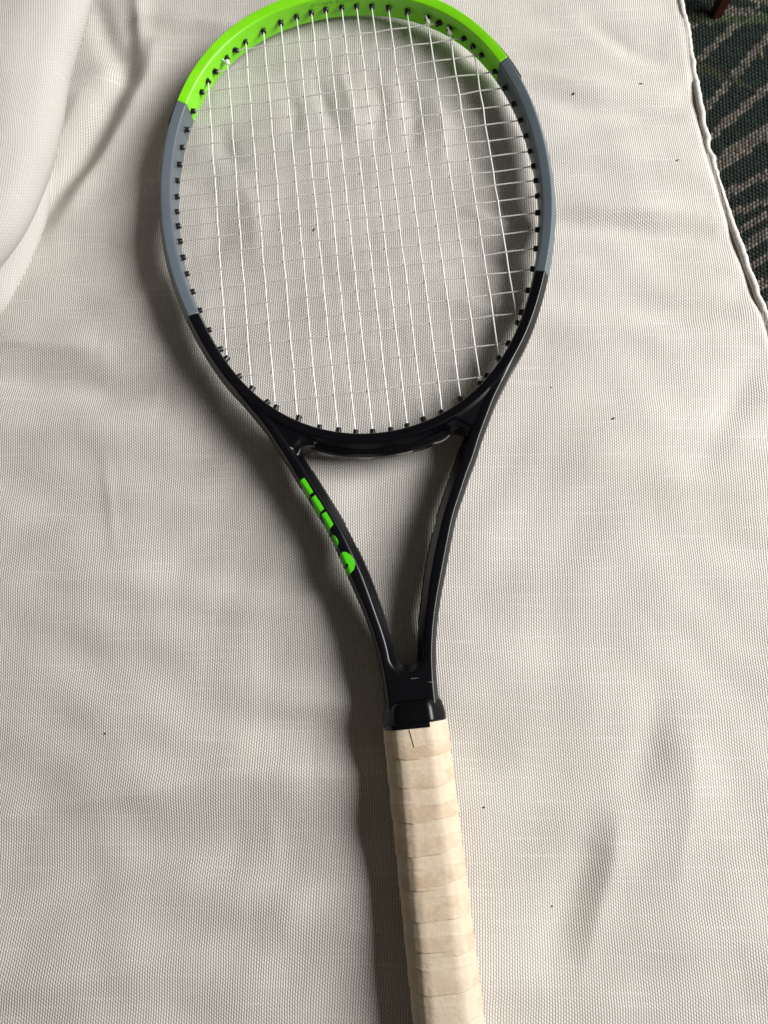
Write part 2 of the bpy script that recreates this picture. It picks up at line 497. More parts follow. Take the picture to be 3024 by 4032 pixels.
rug = empty('rug', (480, 640, FLOOR))
tag(rug, 'dark green and cream woven leaf-pattern rug below the cushion edge, yarn colours darkened for shade', 'rug')
t = NT('rug_backing')
M_RBACK = t.set(Base_Color=(0.004, 0.004, 0.0035), Roughness=0.9)
mesh_obj('backing', [(300, 200, FLOOR), (760, 200, FLOOR), (760, 1020, FLOOR), (300, 1020, FLOOR),
                     (300, 200, FLOOR - 3), (760, 200, FLOOR - 3), (760, 1020, FLOOR - 3), (300, 1020, FLOOR - 3)],
         [(0, 1, 2, 3), (0, 4, 5, 1), (1, 5, 6, 2), (2, 6, 7, 3), (3, 7, 4, 0)], M_RBACK, rug, False)
t = NT('rug_stitch')
atn = t.n('ShaderNodeAttribute', attribute_name='yarn')
co = t.n('ShaderNodeTexCoord').outputs['Object']
M_RUG = t.set(Base_Color=atn.outputs['Color'], Roughness=0.6, Normal=t.bump(t.noise(co, 2600, 3), 0.0004, 0.6))
CREAM_SHADED, GREEN_D, OLIVE, LGREEN, YEL = (0.16, 0.145, 0.12), (0.006, 0.019, 0.014), (0.040, 0.046, 0.018), (0.062, 0.092, 0.04), (0.2, 0.19, 0.09)  # yarn colours set darker, cream down to taupe, to carry the rug's shade
def seg_d(x, y, a, b):
    dx, dy = b[0] - a[0], b[1] - a[1]
    tt = ((x - a[0]) * dx + (y - a[1]) * dy) / (dx * dx + dy * dy)
    tt = max(-0.6, min(1.8, tt))
    return math.hypot(x - a[0] - tt * dx, y - a[1] - tt * dy)
STRIPES = [((476, 780), (531, 824), 5.0, (757, 842)), ((521, 752), (573, 801), 6.0, (735, 842)), ((455, 815), (480, 838), 4.5, (790, 842)),
           ((471, 705), (510, 742), 5.0, (600, 750)), ((472, 664), (555, 723), 6.0, (600, 735)),
           ((477, 623), (540, 657), 10.5, (500, 735)), ((479, 577), (526, 594), 5.5, (500, 735)),
           ((475, 545), (518, 557), 5.0, (300, 735)), ((479, 522), (513, 535), 5.0, (300, 735)),
           ((479, 496), (508, 511), 6.0, (300, 735)), ((479, 467), (501, 477), 5.5, (300, 735)),
           ((470, 435), (500, 446), 5.5, (300, 735)), ((470, 405), (500, 415), 5.5, (300, 735))]
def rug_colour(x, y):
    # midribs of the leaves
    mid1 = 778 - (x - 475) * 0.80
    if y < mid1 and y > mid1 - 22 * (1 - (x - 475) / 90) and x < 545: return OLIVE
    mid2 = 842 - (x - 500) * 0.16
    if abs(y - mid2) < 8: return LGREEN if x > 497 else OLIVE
    if y > mid2 and x > 520 and (x * 0.6 + y) % 60 < 42: return CREAM_SHADED
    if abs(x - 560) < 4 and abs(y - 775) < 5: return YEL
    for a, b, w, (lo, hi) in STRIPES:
        if lo < y < hi + 10 and seg_d(x, y, a, b) < w: return CREAM_SHADED
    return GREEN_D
SX, SY = 4.4, 5.8
SV, SF, SC = [], [], []
ring = 8
rng = random.Random(3)
x0r, x1r, y0r, y1r = 425, 625, 360, 930
for ix in range(int((x1r - x0r) / SX)):
    for iy in range(int((y1r - y0r) / SY)):
        lx = ix * SX; ly = (iy + 0.5 * (ix % 2)) * SY
        x = x0r + lx + 0.16 * (ly - 250); y = y0r + ly - 0.12 * lx
        if x < 440 or x > 612: continue
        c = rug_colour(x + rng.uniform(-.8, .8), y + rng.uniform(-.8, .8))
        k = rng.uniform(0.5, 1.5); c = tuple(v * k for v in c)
        hgt = rng.uniform(2.0, 3.6)
        base = len(SV); ax, ay = 1.85, 2.55
        for (sc_, z) in ((1.0, 0.0), (0.72, hgt * 0.75)):
            for q in range(ring):
                an = 2 * math.pi * q / ring
                dx, dy = ax * sc_ * math.cos(an), ay * sc_ * math.sin(an)
                SV.append((x + dx + 0.16 * dy, y + dy - 0.12 * dx, FLOOR + 0.3 + z)); SC.append(c)
        SV.append((x, y, FLOOR + 0.3 + hgt)); SC.append(c)
        for q in range(ring):
            r2 = (q + 1) % ring
            SF.append((base + q, base + r2, base + ring + r2, base + ring + q))
            SF.append((base + ring + q, base + ring + r2, base + 2 * ring))
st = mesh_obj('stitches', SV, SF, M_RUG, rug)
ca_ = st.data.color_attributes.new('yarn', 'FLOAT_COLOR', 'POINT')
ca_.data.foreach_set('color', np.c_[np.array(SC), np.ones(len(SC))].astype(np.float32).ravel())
st['kind'] = 'stuff'

# tapered furniture leg standing on the rug
V = []; F = []
cx_, cy_ = 512, 846
for (z, hw) in ((FLOOR + 1.5, 6.2), (FLOOR + 4, 6.8), (FLOOR + 60, 9.5), (FLOOR + 130, 14), (FLOOR + 170, 15.5)):
    for (a, b) in ((-1, -.75), (-.75, -1), (.75, -1), (1, -.75), (1, .75), (.75, 1), (-.75, 1), (-1, .75)):
        V.append((cx_ + a * hw + (z - FLOOR) * 0.06, cy_ + b * hw + (z - FLOOR) * 0.05, z))
F = grid_faces(5, 8, True) + [tuple(range(8))] + [tuple(32 + k for k in reversed(range(8)))]
lg = mesh_obj('furniture_leg', V, F, M_WOOD, None, False)
tag(lg, 'dark red-brown tapered wooden leg standing on the rug', 'furniture leg')

# ------------------------------------------------------------------ racket
racket = empty('tennis_racket', (0, -100, -17))
tag(racket, 'black, grey and lime green tennis racket with cream taped grip', 'racket')

HX = [(6.35, 486.9), (16.5, 486.2), (27.8, 484.3), (39.8, 480.7), (52.6, 475.4), (66.6, 467.8), (73.7, 462.4), (81.1, 456.2), (90, 446.5), (95.9, 438.9), (100.9, 430.7), (107.9, 415.7), (113, 400.9), (117.4, 387), (120.1, 373.4), (122, 360.6), (123, 348), (123.5, 336.2), (123.4, 324.8), (122.5, 313), (121, 300.4), (118.9, 287.8), (115.9, 273.9), (111.6, 259.5), (106.2, 244.5), (99.5, 229.6), (96.1, 222.6), (88.2, 209), (80.9, 198.9), (72.4, 188.1), (66.7, 182.7), (53, 173.3), (39.5, 165.5), (27.5, 161.8), (16.5, 159.2), (5.5, 157.85)]
H = np.array(HX); CY = 323.0
th = np.arctan2(H[:, 0], H[:, 1] - CY)          # 0 at the tip, pi at the throat
rr = np.hypot(H[:, 0], H[:, 1] - CY)
KF = 9
A = np.stack([np.cos(k * th) for k in range(KF)], 1)
coef = np.linalg.lstsq(A, rr, rcond=None)[0]
def hoop_pt(a):
    a = np.asarray(a, float)
    r = sum(coef[k] * np.cos(k * a) for k in range(KF))
    return np.stack([r * np.sin(a), CY + r * np.cos(a)], -1)
def hoop_nrm(a):
    e = 1e-3
    tg = hoop_pt(np.asarray(a) + e) - hoop_pt(np.asarray(a) - e)
    n = np.stack([-tg[..., 1], tg[..., 0]], -1)
    n = n / np.linalg.norm(n, axis=-1, keepdims=True)
    p = hoop_pt(a) - np.array([0, CY])
    return n * np.sign((n * p).sum(-1, keepdims=True))
HOOP = [(1.3, 9.2, 2.0), (7.9, 10.9, 0.75), (11.3, 4.6, 1.4), (11.3, -4.6, 1.4), (7.9, -10.9, 0.75), (1.3, -9.2, 2.0)]
def hoop_sweep(a0, a1, n, corners=HOOP):
    a = np.linspace(a0, a1, n)
    pr = rounded(corners, 6)
    return sweep(hoop_pt(a), hoop_nrm(a), lambda i: pr)
def ang_of(x, y): return math.atan2(x, y - CY)
A_GR = ang_of(106.5, 411.5)      # green / grey change
A_GK = ang_of(107.5, 254.5)      # grey / black change
V, F = hoop_sweep(-A_GR, A_GR, 260)
tip = mesh_obj('head_tip', V, F, M_GREEN, racket); tip['label'] = 'lime green top of the head'
for sgn in (-1, 1):
    V, F = hoop_sweep(sgn * A_GR + sgn * 0.0012, sgn * A_GK, 160)
    o = mesh_obj('shoulder', V, F, M_GREY, racket); o['label'] = 'slate grey side of the head'
# thin dark paint joint between green and grey
# bumper guard round the outside of the tip
BG = [(11.0, 5.2, 0.6), (12.6, 4.2, 0.8), (13.0, 0.0, 0.8), (12.6, -4.2, 0.8), (11.0, -5.2, 0.6)]
V, F = hoop_sweep(-A_GR * 1.10, A_GR * 1.10, 240, BG)
mesh_obj('bumper_guard', V, F, M_BUMP, racket)

# --- black throat: hoop bottom + arms + webs + shaft, fused into one skin
parts = []
V, F = hoop_sweep(A_GK + 0.004 - 0.012, 2 * math.pi - A_GK - 0.004 + 0.012, 300)
parts.append((V, F))
out_y = [263, 251, 235, 221, 210, 195, 184, 170, 155, 144, 133, 124, 114, 98, 80, 66, 48, 28, 15, 5, -9, -20]
out_x = [124.4, 120.5, 114.5, 108.5, 102.3, 92.5, 84.8, 75.5, 67.5, 62, 57, 52.3, 47.6, 40.2, 34, 29.5, 23.8, 19.0, 17, 16.2, 15.8, 15.8]
in_y = [149, 136, 127, 116.5, 97.6, 91, 65.5, 47, 27, 19]
in_x = [51, 44.9, 40.5, 35.6, 27, 24.6, 16.2, 11.7, 7.2, 6.1]
f_out, f_in = cubic(out_y, out_x), cubic(in_y, in_x)
ARM = {}
for sgn in (-1, 1):
    yy = np.linspace(232, 2, 150)
    xo = f_out(yy)
    xi = np.where(yy > 149, xo - 12.6, np.where(yy < 19, 6.1, f_in(np.minimum(yy, 149))))
    xi = np.where((yy > 140), np.minimum(xi, xo - 12.6 + 1.0), xi)
    k = np.ones(9) / 9
    xi = np.convolve(np.pad(xi, 4, 'edge'), k, 'valid')
    mid = np.stack([sgn * (xo + xi) / 2, yy], 1)
    nn = plan_normals(mid, (0, 60))
    cosn = np.abs(nn[:, 0])
    w = (xo - xi) / 2 * cosn
    def prof(i, w=w):
        g = min(1.0, max(0.0, (236 - yy[i]) / 62)); g = g * g * (3 - 2 * g)
        q = w[i]; zs = 0.80 + 0.20 * g; sh = 0.66 + 0.34 * g
        return [(a_ * sh, b_ * zs) for a_, b_ in arm_corners(q)]
    def arm_corners(q):
        return rounded([(-q, 3.0, 1.2), (-q + 4.3, 10.4, 1.0), (q - 2.4, 10.7, 0.7), (q, 5.2, 1.2), (q, -5.2, 1.2), (q - 2.4, -10.7, 0.7), (-q + 4.3, -10.4, 1.0), (-q, -3.0, 1.2)], 4)
    parts.append(sweep(mid, nn, prof))
    ARM[sgn] = (mid, nn, w)
# U at the bottom of the throat opening
an = np.linspace(math.pi * 0.98, math.pi * 2.02, 40)
cpath = np.stack([6.1 * np.cos(an), 18.7 + 6.1 * np.sin(an)], 1)
cn = np.stack([np.cos(an), np.sin(an)], 1)
pu = rounded([(0, 3.0, 1.2), (4.6, 10.4, 1.2), (9.0, 10.6, 0.7), (9.0, -10.6, 0.7), (4.6, -10.4, 1.2), (0, -3.0, 1.2)], 4)
parts.append(sweep(cpath, cn, lambda i: pu))
# shaft block
ys_ = np.linspace(7.2, -16, 30)
def shaft_prof(i):
    hw = float(f_out(ys_[i]))
    return rounded([(-hw, 5.2, 1.4), (-hw + 2.4, 10.7, 0.9), (hw - 2.4, 10.7, 0.9), (hw, 5.2, 1.4), (hw, -5.2, 1.4), (hw - 2.4, -10.7, .9), (-hw + 2.4, -10.7, .9), (-hw, -5.2, 1.4)], 4)
parts.append(sweep(np.stack([np.zeros(30), ys_], 1), np.tile([1.0, 0.0], (30, 1)), shaft_prof))
# webs in the corners between arm and bridge
for sgn in (-1, 1):
    poly = [(40, 157)] + [(46.5 + 6.0 * math.cos(math.radians(q)), 147.8 + 6.0 * math.sin(math.radians(q))) for q in range(128, 0, -8)] + [(56, 146), (64, 157), (74, 176), (60, 171)]
    poly = [(sgn * x, y) for x, y in poly]
    inner = [(sgn * x, y) for x, y in ((45, 160), (50.5, 157.5), (55, 153.5), (60, 152), (72, 176), (60, 171))]
    ni = len(inner)
    parts.append(([(x, y, 9.6) for x, y in inner] + [(x, y, -9.6) for x, y in inner],
                  [tuple(range(ni)), tuple(ni + k for k in reversed(range(ni)))] + [(k, ni + k, ni + (k + 1) % ni, (k + 1) % ni) for k in range(ni)]))
    n = len(poly)
    V = [(x, y, 8.2) for x, y in poly] + [(x, y, -8.2) for x, y in poly]
    F = [tuple(range(n)), tuple(n + k for k in reversed(range(n)))] + [(k, n + k, n + (k + 1) % n, (k + 1) % n) for k in range(n)]
    parts.append((V, F))
VV, FF = [], []
for V, F in parts:
    b = len(VV); VV += [tuple(v) for v in V]; FF += [tuple(b + i for i in f) for f in F]
me = bpy.data.meshes.new('tmp')
me.from_pydata((np.array(VV) * MM).tolist(), [], FF)
bm = bmesh.new(); bm.from_mesh(me)
# every shell must point outwards before the volumes are fused
bmesh.ops.recalc_face_normals(bm, faces=bm.faces)
bm.to_mesh(me); bm.free()
tmp = bpy.data.objects.new('tmp', me); COL.objects.link(tmp)
md = tmp.modifiers.new('fuse', 'REMESH'); md.mode = 'VOXEL'; md.voxel_size = 0.00046
ms = tmp.modifiers.new('soften', 'SMOOTH'); ms.factor = 0.5; ms.iterations = 26
dg = bpy.context.evaluated_depsgraph_get()
fused = bpy.data.meshes.new_from_object(tmp.evaluated_get(dg))
bpy.data.objects.remove(tmp)
fused.name = 'throat'
fused.materials.clear(); fused.materials.append(M_BLACK)
fused.polygons.foreach_set('use_smooth', [True] * len(fused.polygons))
throat = link(bpy.data.objects.new('throat', fused), racket)
throat['label'] = 'gloss black throat with two arms joining in the shaft'
fv = np.empty(len(fused.vertices) * 3); fused.vertices.foreach_get('co', fv); fv = fv.reshape(-1, 3)
bvh = BVHTree.FromPolygons([tuple(v) for v in fv], [tuple(p.vertices) for p in fused.polygons])

# --- green lettering cut off by the edge of the left arm: laid on the skin
def inside(poly, x, y):
    c = False; n = len(poly)
    for i in range(n):
        x1, y1 = poly[i]; x2, y2 = poly[i - 1]
        if (y1 > y) != (y2 > y) and x < (x2 - x1) * (y - y1) / (y2 - y1) + x1: c = not c
    return c
# crease (outer ridge of the left arm), used as the letters' base line
CRE = np.array([(-58, 145), (-51.8, 131.2), (-47.2, 121.4), (-41.6, 108.2), (-37.2, 97.7), (-32.0, 82.9), (-27.6, 69.8), (-23, 54)])
mid, nn_, w_ = ARM[-1]
rid = mid + nn_ * (w_ - 2.4)[:, None]
sl = np.r_[0, np.cumsum(np.linalg.norm(np.diff(rid, axis=0), axis=1))]
def to_st(p):
    d = np.hypot(rid[:, 0] - p[0], rid[:, 1] - p[1]); i = int(np.clip(d.argmin(), 1, len(rid) - 2))
    tg = rid[i + 1] - rid[i - 1]; tg /= np.linalg.norm(tg)
    q = np.array(p) - rid[i]
    return sl[i] + q @ tg, -(q @ nn_[i])      # along, inwards
# shift image-read crease so that it coincides with the modelled ridge
def crease_t(s_):
    pts_ = [to_st(p) for p in CRE]
    return np.interp(s_, [a for a, b in pts_], [b for a, b in pts_])
DEC = {
 1: [(-52.0, 131.2), (-49.1, 132.7), (-44.7, 122.7), (-47.0, 121.5), (-48.2, 118.8), (-51.4, 125.2), (-51.0, 127.8), (-52.2, 130.4)],
 2: [(-46.4, 119.3), (-43.6, 120.7), (-39.3, 111.4), (-41.5, 109.8), (-42.9, 107.1), (-45.9, 113.6), (-45.6, 115.6), (-46.6, 119.1)],
 3: [(-41.4, 107.9), (-38.4, 109.3), (-35.0, 100.8), (-37.3, 98.3), (-37.7, 97.7), (-38.3, 94.9), (-40.7, 101.3), (-40.4, 104.2), (-41.6, 107.4)],
 4: [(-36.9, 94.1), (-35.9, 94.4), (-34.2, 93.1), (-33.0, 90.1), (-33.2, 87.9), (-34.1, 85.7), (-36.3, 90.5)],
 5: [(-32.4, 82.4), (-30.7, 83.1), (-28.8, 82.9), (-26.2, 81.0), (-24.3, 77.6), (-24.0, 74.7), (-24.9, 72.0), (-27.3, 69.8), (-28.7, 68.7), (-32.8, 80.5)]}
HOLE = [(-29.2, 76.1), (-28.4, 75.6), (-28.1, 74.6), (-28.6, 73.5), (-29.5, 73.2), (-30.3, 73.8), (-30.6, 74.9), (-30.1, 75.8)]
def st_poly(poly):
    out = []
    for p in poly:
        s_, t_ = to_st(p); t_ -= crease_t(s_)
        out.append((s_, t_ if t_ > 0 else t_ * 3.4))
    return out
hole_st = st_poly(HOLE)
def girth(s_, t_):
    """point on the ideal skin: t>0 over the flat top, t<0 down the bevel and the side wall"""
    i = np.interp(s_, sl, np.arange(len(sl)))
    b = np.array([np.interp(i, np.arange(len(sl)), rid[:, k]) for k in (0, 1)])
    n = np.array([np.interp(i, np.arange(len(sl)), nn_[:, k]) for k in (0, 1)])
    if t_ >= 0: o, z = -t_, 10.7
    else:
        g = -t_
        if g < 6.0: o, z = 2.4 * g / 6.0, 10.7 - 5.5 * g / 6.0
        else: o, z = 2.4, 5.2 - (g - 6.0)
    return (b[0] + n[0] * o, b[1] + n[1] * o, z)
for kd, poly in DEC.items():
    P = st_poly(poly)
    tmin = min(t_ for _, t_ in P)
    # the letters run on over the side wall: extend their lowest edge
    low = [p for p in P if p[1] < tmin * 0.55]
    if kd != 4 and low:
        smin, smax = min(p[0] for p in low), max(p[0] for p in low)
        ext = [(smin, tmin * 0.75), (smax, tmin * 0.75), (smax, -13.0), (smin, -13.0)]
    else: ext = None
    st_ = 0.22
    sa_, sb_ = min(p[0] for p in P) - .3, max(p[0] for p in P) + .3
    ta_, tb_ = (-13.0 if ext else tmin - .3), max(p[1] for p in P) + .3
    ns, nt = int((sb_ - sa_) / st_) + 1, int((tb_ - ta_) / st_) + 1
    vid = {}; DV = []; DF = []
    def vtx(a, b):
        if (a, b) not in vid:
            q = Vector(girth(sa_ + a * st_, ta_ + b * st_)) * MM
            hit = bvh.find_nearest(q)
            q = hit[0] + hit[1] * 0.00009
            vid[(a, b)] = len(DV); DV.append(tuple(q / MM))
        return vid[(a, b)]
    for a in range(ns):
        for b in range(nt):
            cs, ct = sa_ + (a + .5) * st_, ta_ + (b + .5) * st_
            ok = inside(P, cs, ct) or (ext is not None and inside(ext, cs, ct))
            if ok and kd == 5 and inside(hole_st, cs, ct): ok = False
            if ok: DF.append((vtx(a, b), vtx(a + 1, b), vtx(a + 1, b + 1), vtx(a, b + 1)))
    o = mesh_obj('letter', DV, DF, M_DECAL, throat)
    o['label'] = 'bright green printed letter on the black arm'

# scuffs on the shaft
for (xa, ya, xb, yb) in ((1.1, 4.5, 6.0, 4.3), (10.6, 1.2, 14.1, 1.2)):
    SV2, SF2 = [], []
    rg = random.Random(int(xa * 10))
    for k in range(9):
        u0 = k / 9; L = rg.uniform(0.3, 0.75); x = xa + (xb - xa) * u0; y = ya + (yb - ya) * u0 + rg.uniform(-.35, .35)
        hw = rg.uniform(0.08, 0.2)
        b = len(SV2)
        for (dx, dy) in ((0, -hw), (L, -hw * .4), (L, hw * .5), (0, hw)):
            hit = bvh.ray_cast(Vector(((x + dx) * MM, (y + dy) * MM, 0.05)), Vector((0, 0, -1)))
            z = hit[0].z / MM if hit[0] is not None else 10.6
            SV2.append((x + dx, y + dy, z + 0.06))
        SF2.append((b, b + 1, b + 2, b + 3))
    mesh_obj('scuff', SV2, SF2, M_SCUFF, throat)

# inner strips along the arms
for sgn, spans in ((-1, ((136, 100), (84, 30))), (1, ((140, 98), (88, 34)))):
    mid, nn, w = ARM[sgn]
    for (ya, yb) in spans:
        yy = np.linspace(ya, yb, 40)
        m = np.stack([np.interp(-yy, -mid[:, 1], mid[:, 0]), yy], 1)
        n = np.stack([np.interp(-yy, -mid[:, 1], nn[:, 0]), np.interp(-yy, -mid[:, 1], nn[:, 1])], 1)
        ww = np.interp(-yy, -mid[:, 1], w)
        def pf(i, ww=ww):
            q = -ww[i]
            return rounded([(q + 1.2, 2.6, 0.2), (q - 0.45, 1.9, 0.35), (q - 0.45, -1.9, 0.35), (q + 1.2, -2.6, 0.2)], 3)
        V, F = sweep(m, n, pf)
        mesh_obj('inner_strip', V, F, M_BUMP, racket)

# strip under the bridge, with the outside loops of string showing
a = np.linspace(math.pi - 0.272, math.pi + 0.272, 90)
hp, hn = hoop_pt(a), hoop_nrm(a)
def strip_prof(i):
    u = (i / 89) * 2 - 1
    e = max(0.02, 1 - abs(u) ** 8) ** 0.5
    sc = 0.6 * abs(math.sin((u * 0.5 + 0.5) * math.pi * 4)) ** 1.6
    d = 4.0 * e - sc
    return rounded([(9.5, 5.2, 1), (11.3 + d * 0.65, 4.4, 1.2), (11.3 + d, 1.6, 1.2), (11.3 + d, -4.2, 1.2), (9.5, -5.4, 1)], 4)
V, F = sweep(hp, hn, strip_prof)
gstrip = mesh_obj('grommet_strip', V, F, M_RUBBER, racket)
for u in (-0.72, -0.24, 0.24, 0.72):
    P = []
    for k in range(11):
        v = k / 10 * 2 - 1
        aa = math.pi + (u * 0.272) * -1 + v * 0.036
        p = hoop_pt(aa); n = hoop_nrm(aa)
        d = 14.1 + 1.5 * (1 - v * v)
        P.append((p[0] + n[0] * d, p[1] + n[1] * d, 0.6))
    V, F = tube(P, 0.62, 8)
    mesh_obj('string_loop', V, F, M_LOOP, gstrip)

# --- strings and grommets
MAINS = [5.9, 16.7, 27.7, 39.7, 52.8, 66.7, 81.0, 96.0]
MTOP = [486.9, 486.2, 484.3, 480.7, 475.4, 467.9, 456.2, 438.9]
MBOT = [157.8, 159.2, 161.9, 165.5, 173.3, 182.8, 198.9, 222.6]
CRS = [(462.4, 73.7), (446.5, 90.0), (430.7, 100.9), (415.7, 107.9), (400.9, 113.0), (387.0, 117.4), (373.4, 120.1), (360.6, 122.0), (348.0, 123.0), (336.2, 123.5), (324.9, 123.4), (313.0, 122.5), (300.4, 121.0), (287.8, 118.9), (273.9, 115.9), (259.5, 111.6), (244.5, 106.2), (229.6, 99.5), (209.0, 88.2), (188.1, 72.4)]
mx = [-x for x in reversed(MAINS)] + MAINS
mt = list(reversed(MTOP)) + MTOP
mb = list(reversed(MBOT)) + MBOT
main_objs = {}
RS = 0.53
rg = random.Random(11)
jog = {}
for i in range(16):
    for j in range(20): jog[i, j] = (rg.uniform(-.24, .24), rg.uniform(-.34, .34))
def weave_pts(ends, crossings, fixed, is_main, idx):
    a, b = ends
    knots = [(a, 0.0, 0.0)]
    for (c, key, sgn) in crossings:
        jg = jog[key][0 if is_main else 1]
        knots.append((c, sgn * 0.34, jg))
    knots.append((b, 0.0, 0.0))
    ks = [k[0] for k in knots]
    fz = cubic(ks, [k[1] for k in knots]); fj = cubic(ks, [k[2] for k in knots])
    n = 6 * len(knots)
    u = np.linspace(min(a, b), max(a, b), n)
    return u, fz(u), fj(u)
for i in range(16):
    y1, y0 = mt[i] + 2.5, mb[i] - 2.5
    cr = [(CRS[j][0], (i, j), 1 if (i + j) % 2 == 0 else -1) for j in range(20) if CRS[j][1] > abs(mx[i]) + 1 and y0 + 1 < CRS[j][0] < y1 - 1]
    u, z, jx = weave_pts((y1, y0), cr, mx[i], True, i)
    V, F = tube([(mx[i] + jx[k], u[k], z[k]) for k in range(len(u))], RS, 8)
    main_objs[i] = mesh_obj('main_string', V, F, M_MAIN, racket)
for j in range(20):
    y, hw = CRS[j]
    cr = [(mx[i], (i, j), -1 if (i + j) % 2 == 0 else 1) for i in range(16) if abs(mx[i]) < hw - 1]
    u, z, jy = weave_pts((-hw - 2.5, hw + 2.5), cr, y, False, j)
    V, F = tube([(u[k], y + jy[k], z[k]) for k in range(len(u))], RS * 0.92, 8)
    mesh_obj('cross_string', V, F, M_CROSS, racket)

def grommet_mesh():
    prof = [(2.7, -2.0), (2.7, -0.2), (2.35, 0.1), (2.2, 0.5), (2.05, 3.1), (1.85, 3.35), (1.15, 3.35), (0.95, 2.8), (0.95, 0.5)]
    V, F = [], []
    S = 14
    for (r, x) in prof:
        for k in range(S):
            an = 2 * math.pi * k / S
            V.append((x, r * math.cos(an), r * math.sin(an)))
    F = grid_faces(len(prof), S, True)
    me = bpy.data.meshes.new('grommet')
    me.from_pydata((np.array(V) * MM).tolist(), [], F)
    me.polygons.foreach_set('use_smooth', [True] * len(me.polygons))
    me.materials.append(M_GROM)
    return me
GM = grommet_mesh()
spots = [(mx[i], mt[i], 0, -1) for i in range(16)] + [(mx[i], mb[i], 0, 1) for i in range(16)]
spots += [(-hw, y, 1, 0) for y, hw in CRS] + [(hw, y, -1, 0) for y, hw in CRS]
for (x, y, dx, dy) in spots:
    a_ = ang_of(x, y)
    p = hoop_pt(a_); n = -hoop_nrm(a_)
    d = Vector((n[0] * 0.62 + dx * 0.38 + rg.uniform(-.07, .07), n[1] * 0.62 + dy * 0.38 + rg.uniform(-.07, .07), rg.uniform(-.06, .06))).normalized()
    low = min(1.0, max(0.0, (206 - y) / 30))           # the throat's barrels are longer
    base = Vector((x, y, 0)) - d * 1.55
    stretch = Matrix.Diagonal((1 + 0.7 * low, 1, 1, 1))
    zax = Vector((0, 0, 1)); yax = zax.cross(d).normalized(); zax = d.cross(yax)
    o = bpy.data.objects.new('grommet', GM)
    COL.objects.link(o); o.parent = racket
    k = rg.uniform(0.82, 0.96)
    o.matrix_local = Matrix.Translation(base * MM - racket.location) @ Matrix((d, yax, zax)).transposed().to_4x4() @ Matrix.Scale(k, 4) @ stretch

# knots tying off the strings
def knot(im, x, y, ydir, tail):
    P = []
    for k in range(40):
        q = k / 39; an = q * 2 * math.pi * 2.4
        P.append((x + 1.15 * math.cos(an), y + ydir * (1.2 + 3.0 * q), 1.15 * math.sin(an) + 0.2))
    P += [(x + tail[0] * s_, y + ydir * 2.5 + tail[1] * s_, 1.0 + tail[2] * s_) for s_ in (0.5, 1.0)]
    V, F = tube(P, 0.62, 7)
    mesh_obj('knot', V, F, M_MAIN, main_objs[im])
knot(1, mx[1], mt[1] - 1.0, -1, (-4.5, 2.0, 1.5))
knot(13, mx[13], mt[13] - 1.0, -1, (-1.5, 3.0, 2.5))
knot(14, mx[14], mt[14] - 1.0, -1, (-1.5, 2.5, 2.5))
knot(13, mx[13], mb[13] + 1.0, 1, (-1.8, 1.0, 0.8))

# faint lettering moulded inside the tip
fc = bpy.data.curves.new('txt', 'FONT'); fc.body = 'WILSON BLADE'; fc.size = 3.1; fc.align_x = 'CENTER'; fc.space_character = 1.55
to = bpy.data.objects.new('txt', fc); COL.objects.link(to)
bpy.context.view_layer.update()
tm = bpy.data.meshes.new_from_object(to.evaluated_get(bpy.context.evaluated_depsgraph_get()))
TV = np.array([v.co[:] for v in tm.vertices]); TF = [tuple(p.vertices) for p in tm.polygons]
bpy.data.objects.remove(to)
L0 = np.linalg.norm(hoop_pt(0.01) - hoop_pt(0.0)) / 0.01
W3 = []
for (x, y, _) in TV:
    aa = x / L0 - 0.004
    p = hoop_pt(aa); n = hoop_nrm(aa)
    W3.append((p[0] + n[0] * 1.22, p[1] + n[1] * 1.22, 3.7 + y))
mesh_obj('moulded_lettering', W3, TF, M_ENGR, tip, False)

# --- collar and grip
def octagon(hw, hh, flat, r=2.0, seg=5):
    zc = hh * 0.42
    return rounded([(-hw, zc, r), (-flat, hh, r), (flat, hh, r), (hw, zc, r), (hw, -zc, r), (flat, -hh, r), (-flat, -hh, r), (-hw, -zc, r)], seg)
ysC = [-7.5, -8.6, -9.3, -10.2, -11.5, -13.5, -16.5, -19.0, -20.2, -20.8, -21.0]
gro = [-2.6, -1.6, -1.2, -0.9, -0.5, -0.1, 0.2, 0.35, 0.3, 0.1, -0.6]
cp = lambda i: octagon(17.9 + gro[i], 14.9 + gro[i], 9.8 + gro[i] * .5, 6.0, 8)
V, F = sweep(np.array([(0.3, y) for y in ysC]), np.tile([1.0, 0.0], (len(ysC), 1)), cp)
V = [(x, y + 0.035 * x - 0.0022 * (x * x) * (1 if z > 0 else 0) * (1 if y > -12 else 0), z) for x, y, z in V]
collar = mesh_obj('collar', V, F, M_RUBBER, racket)

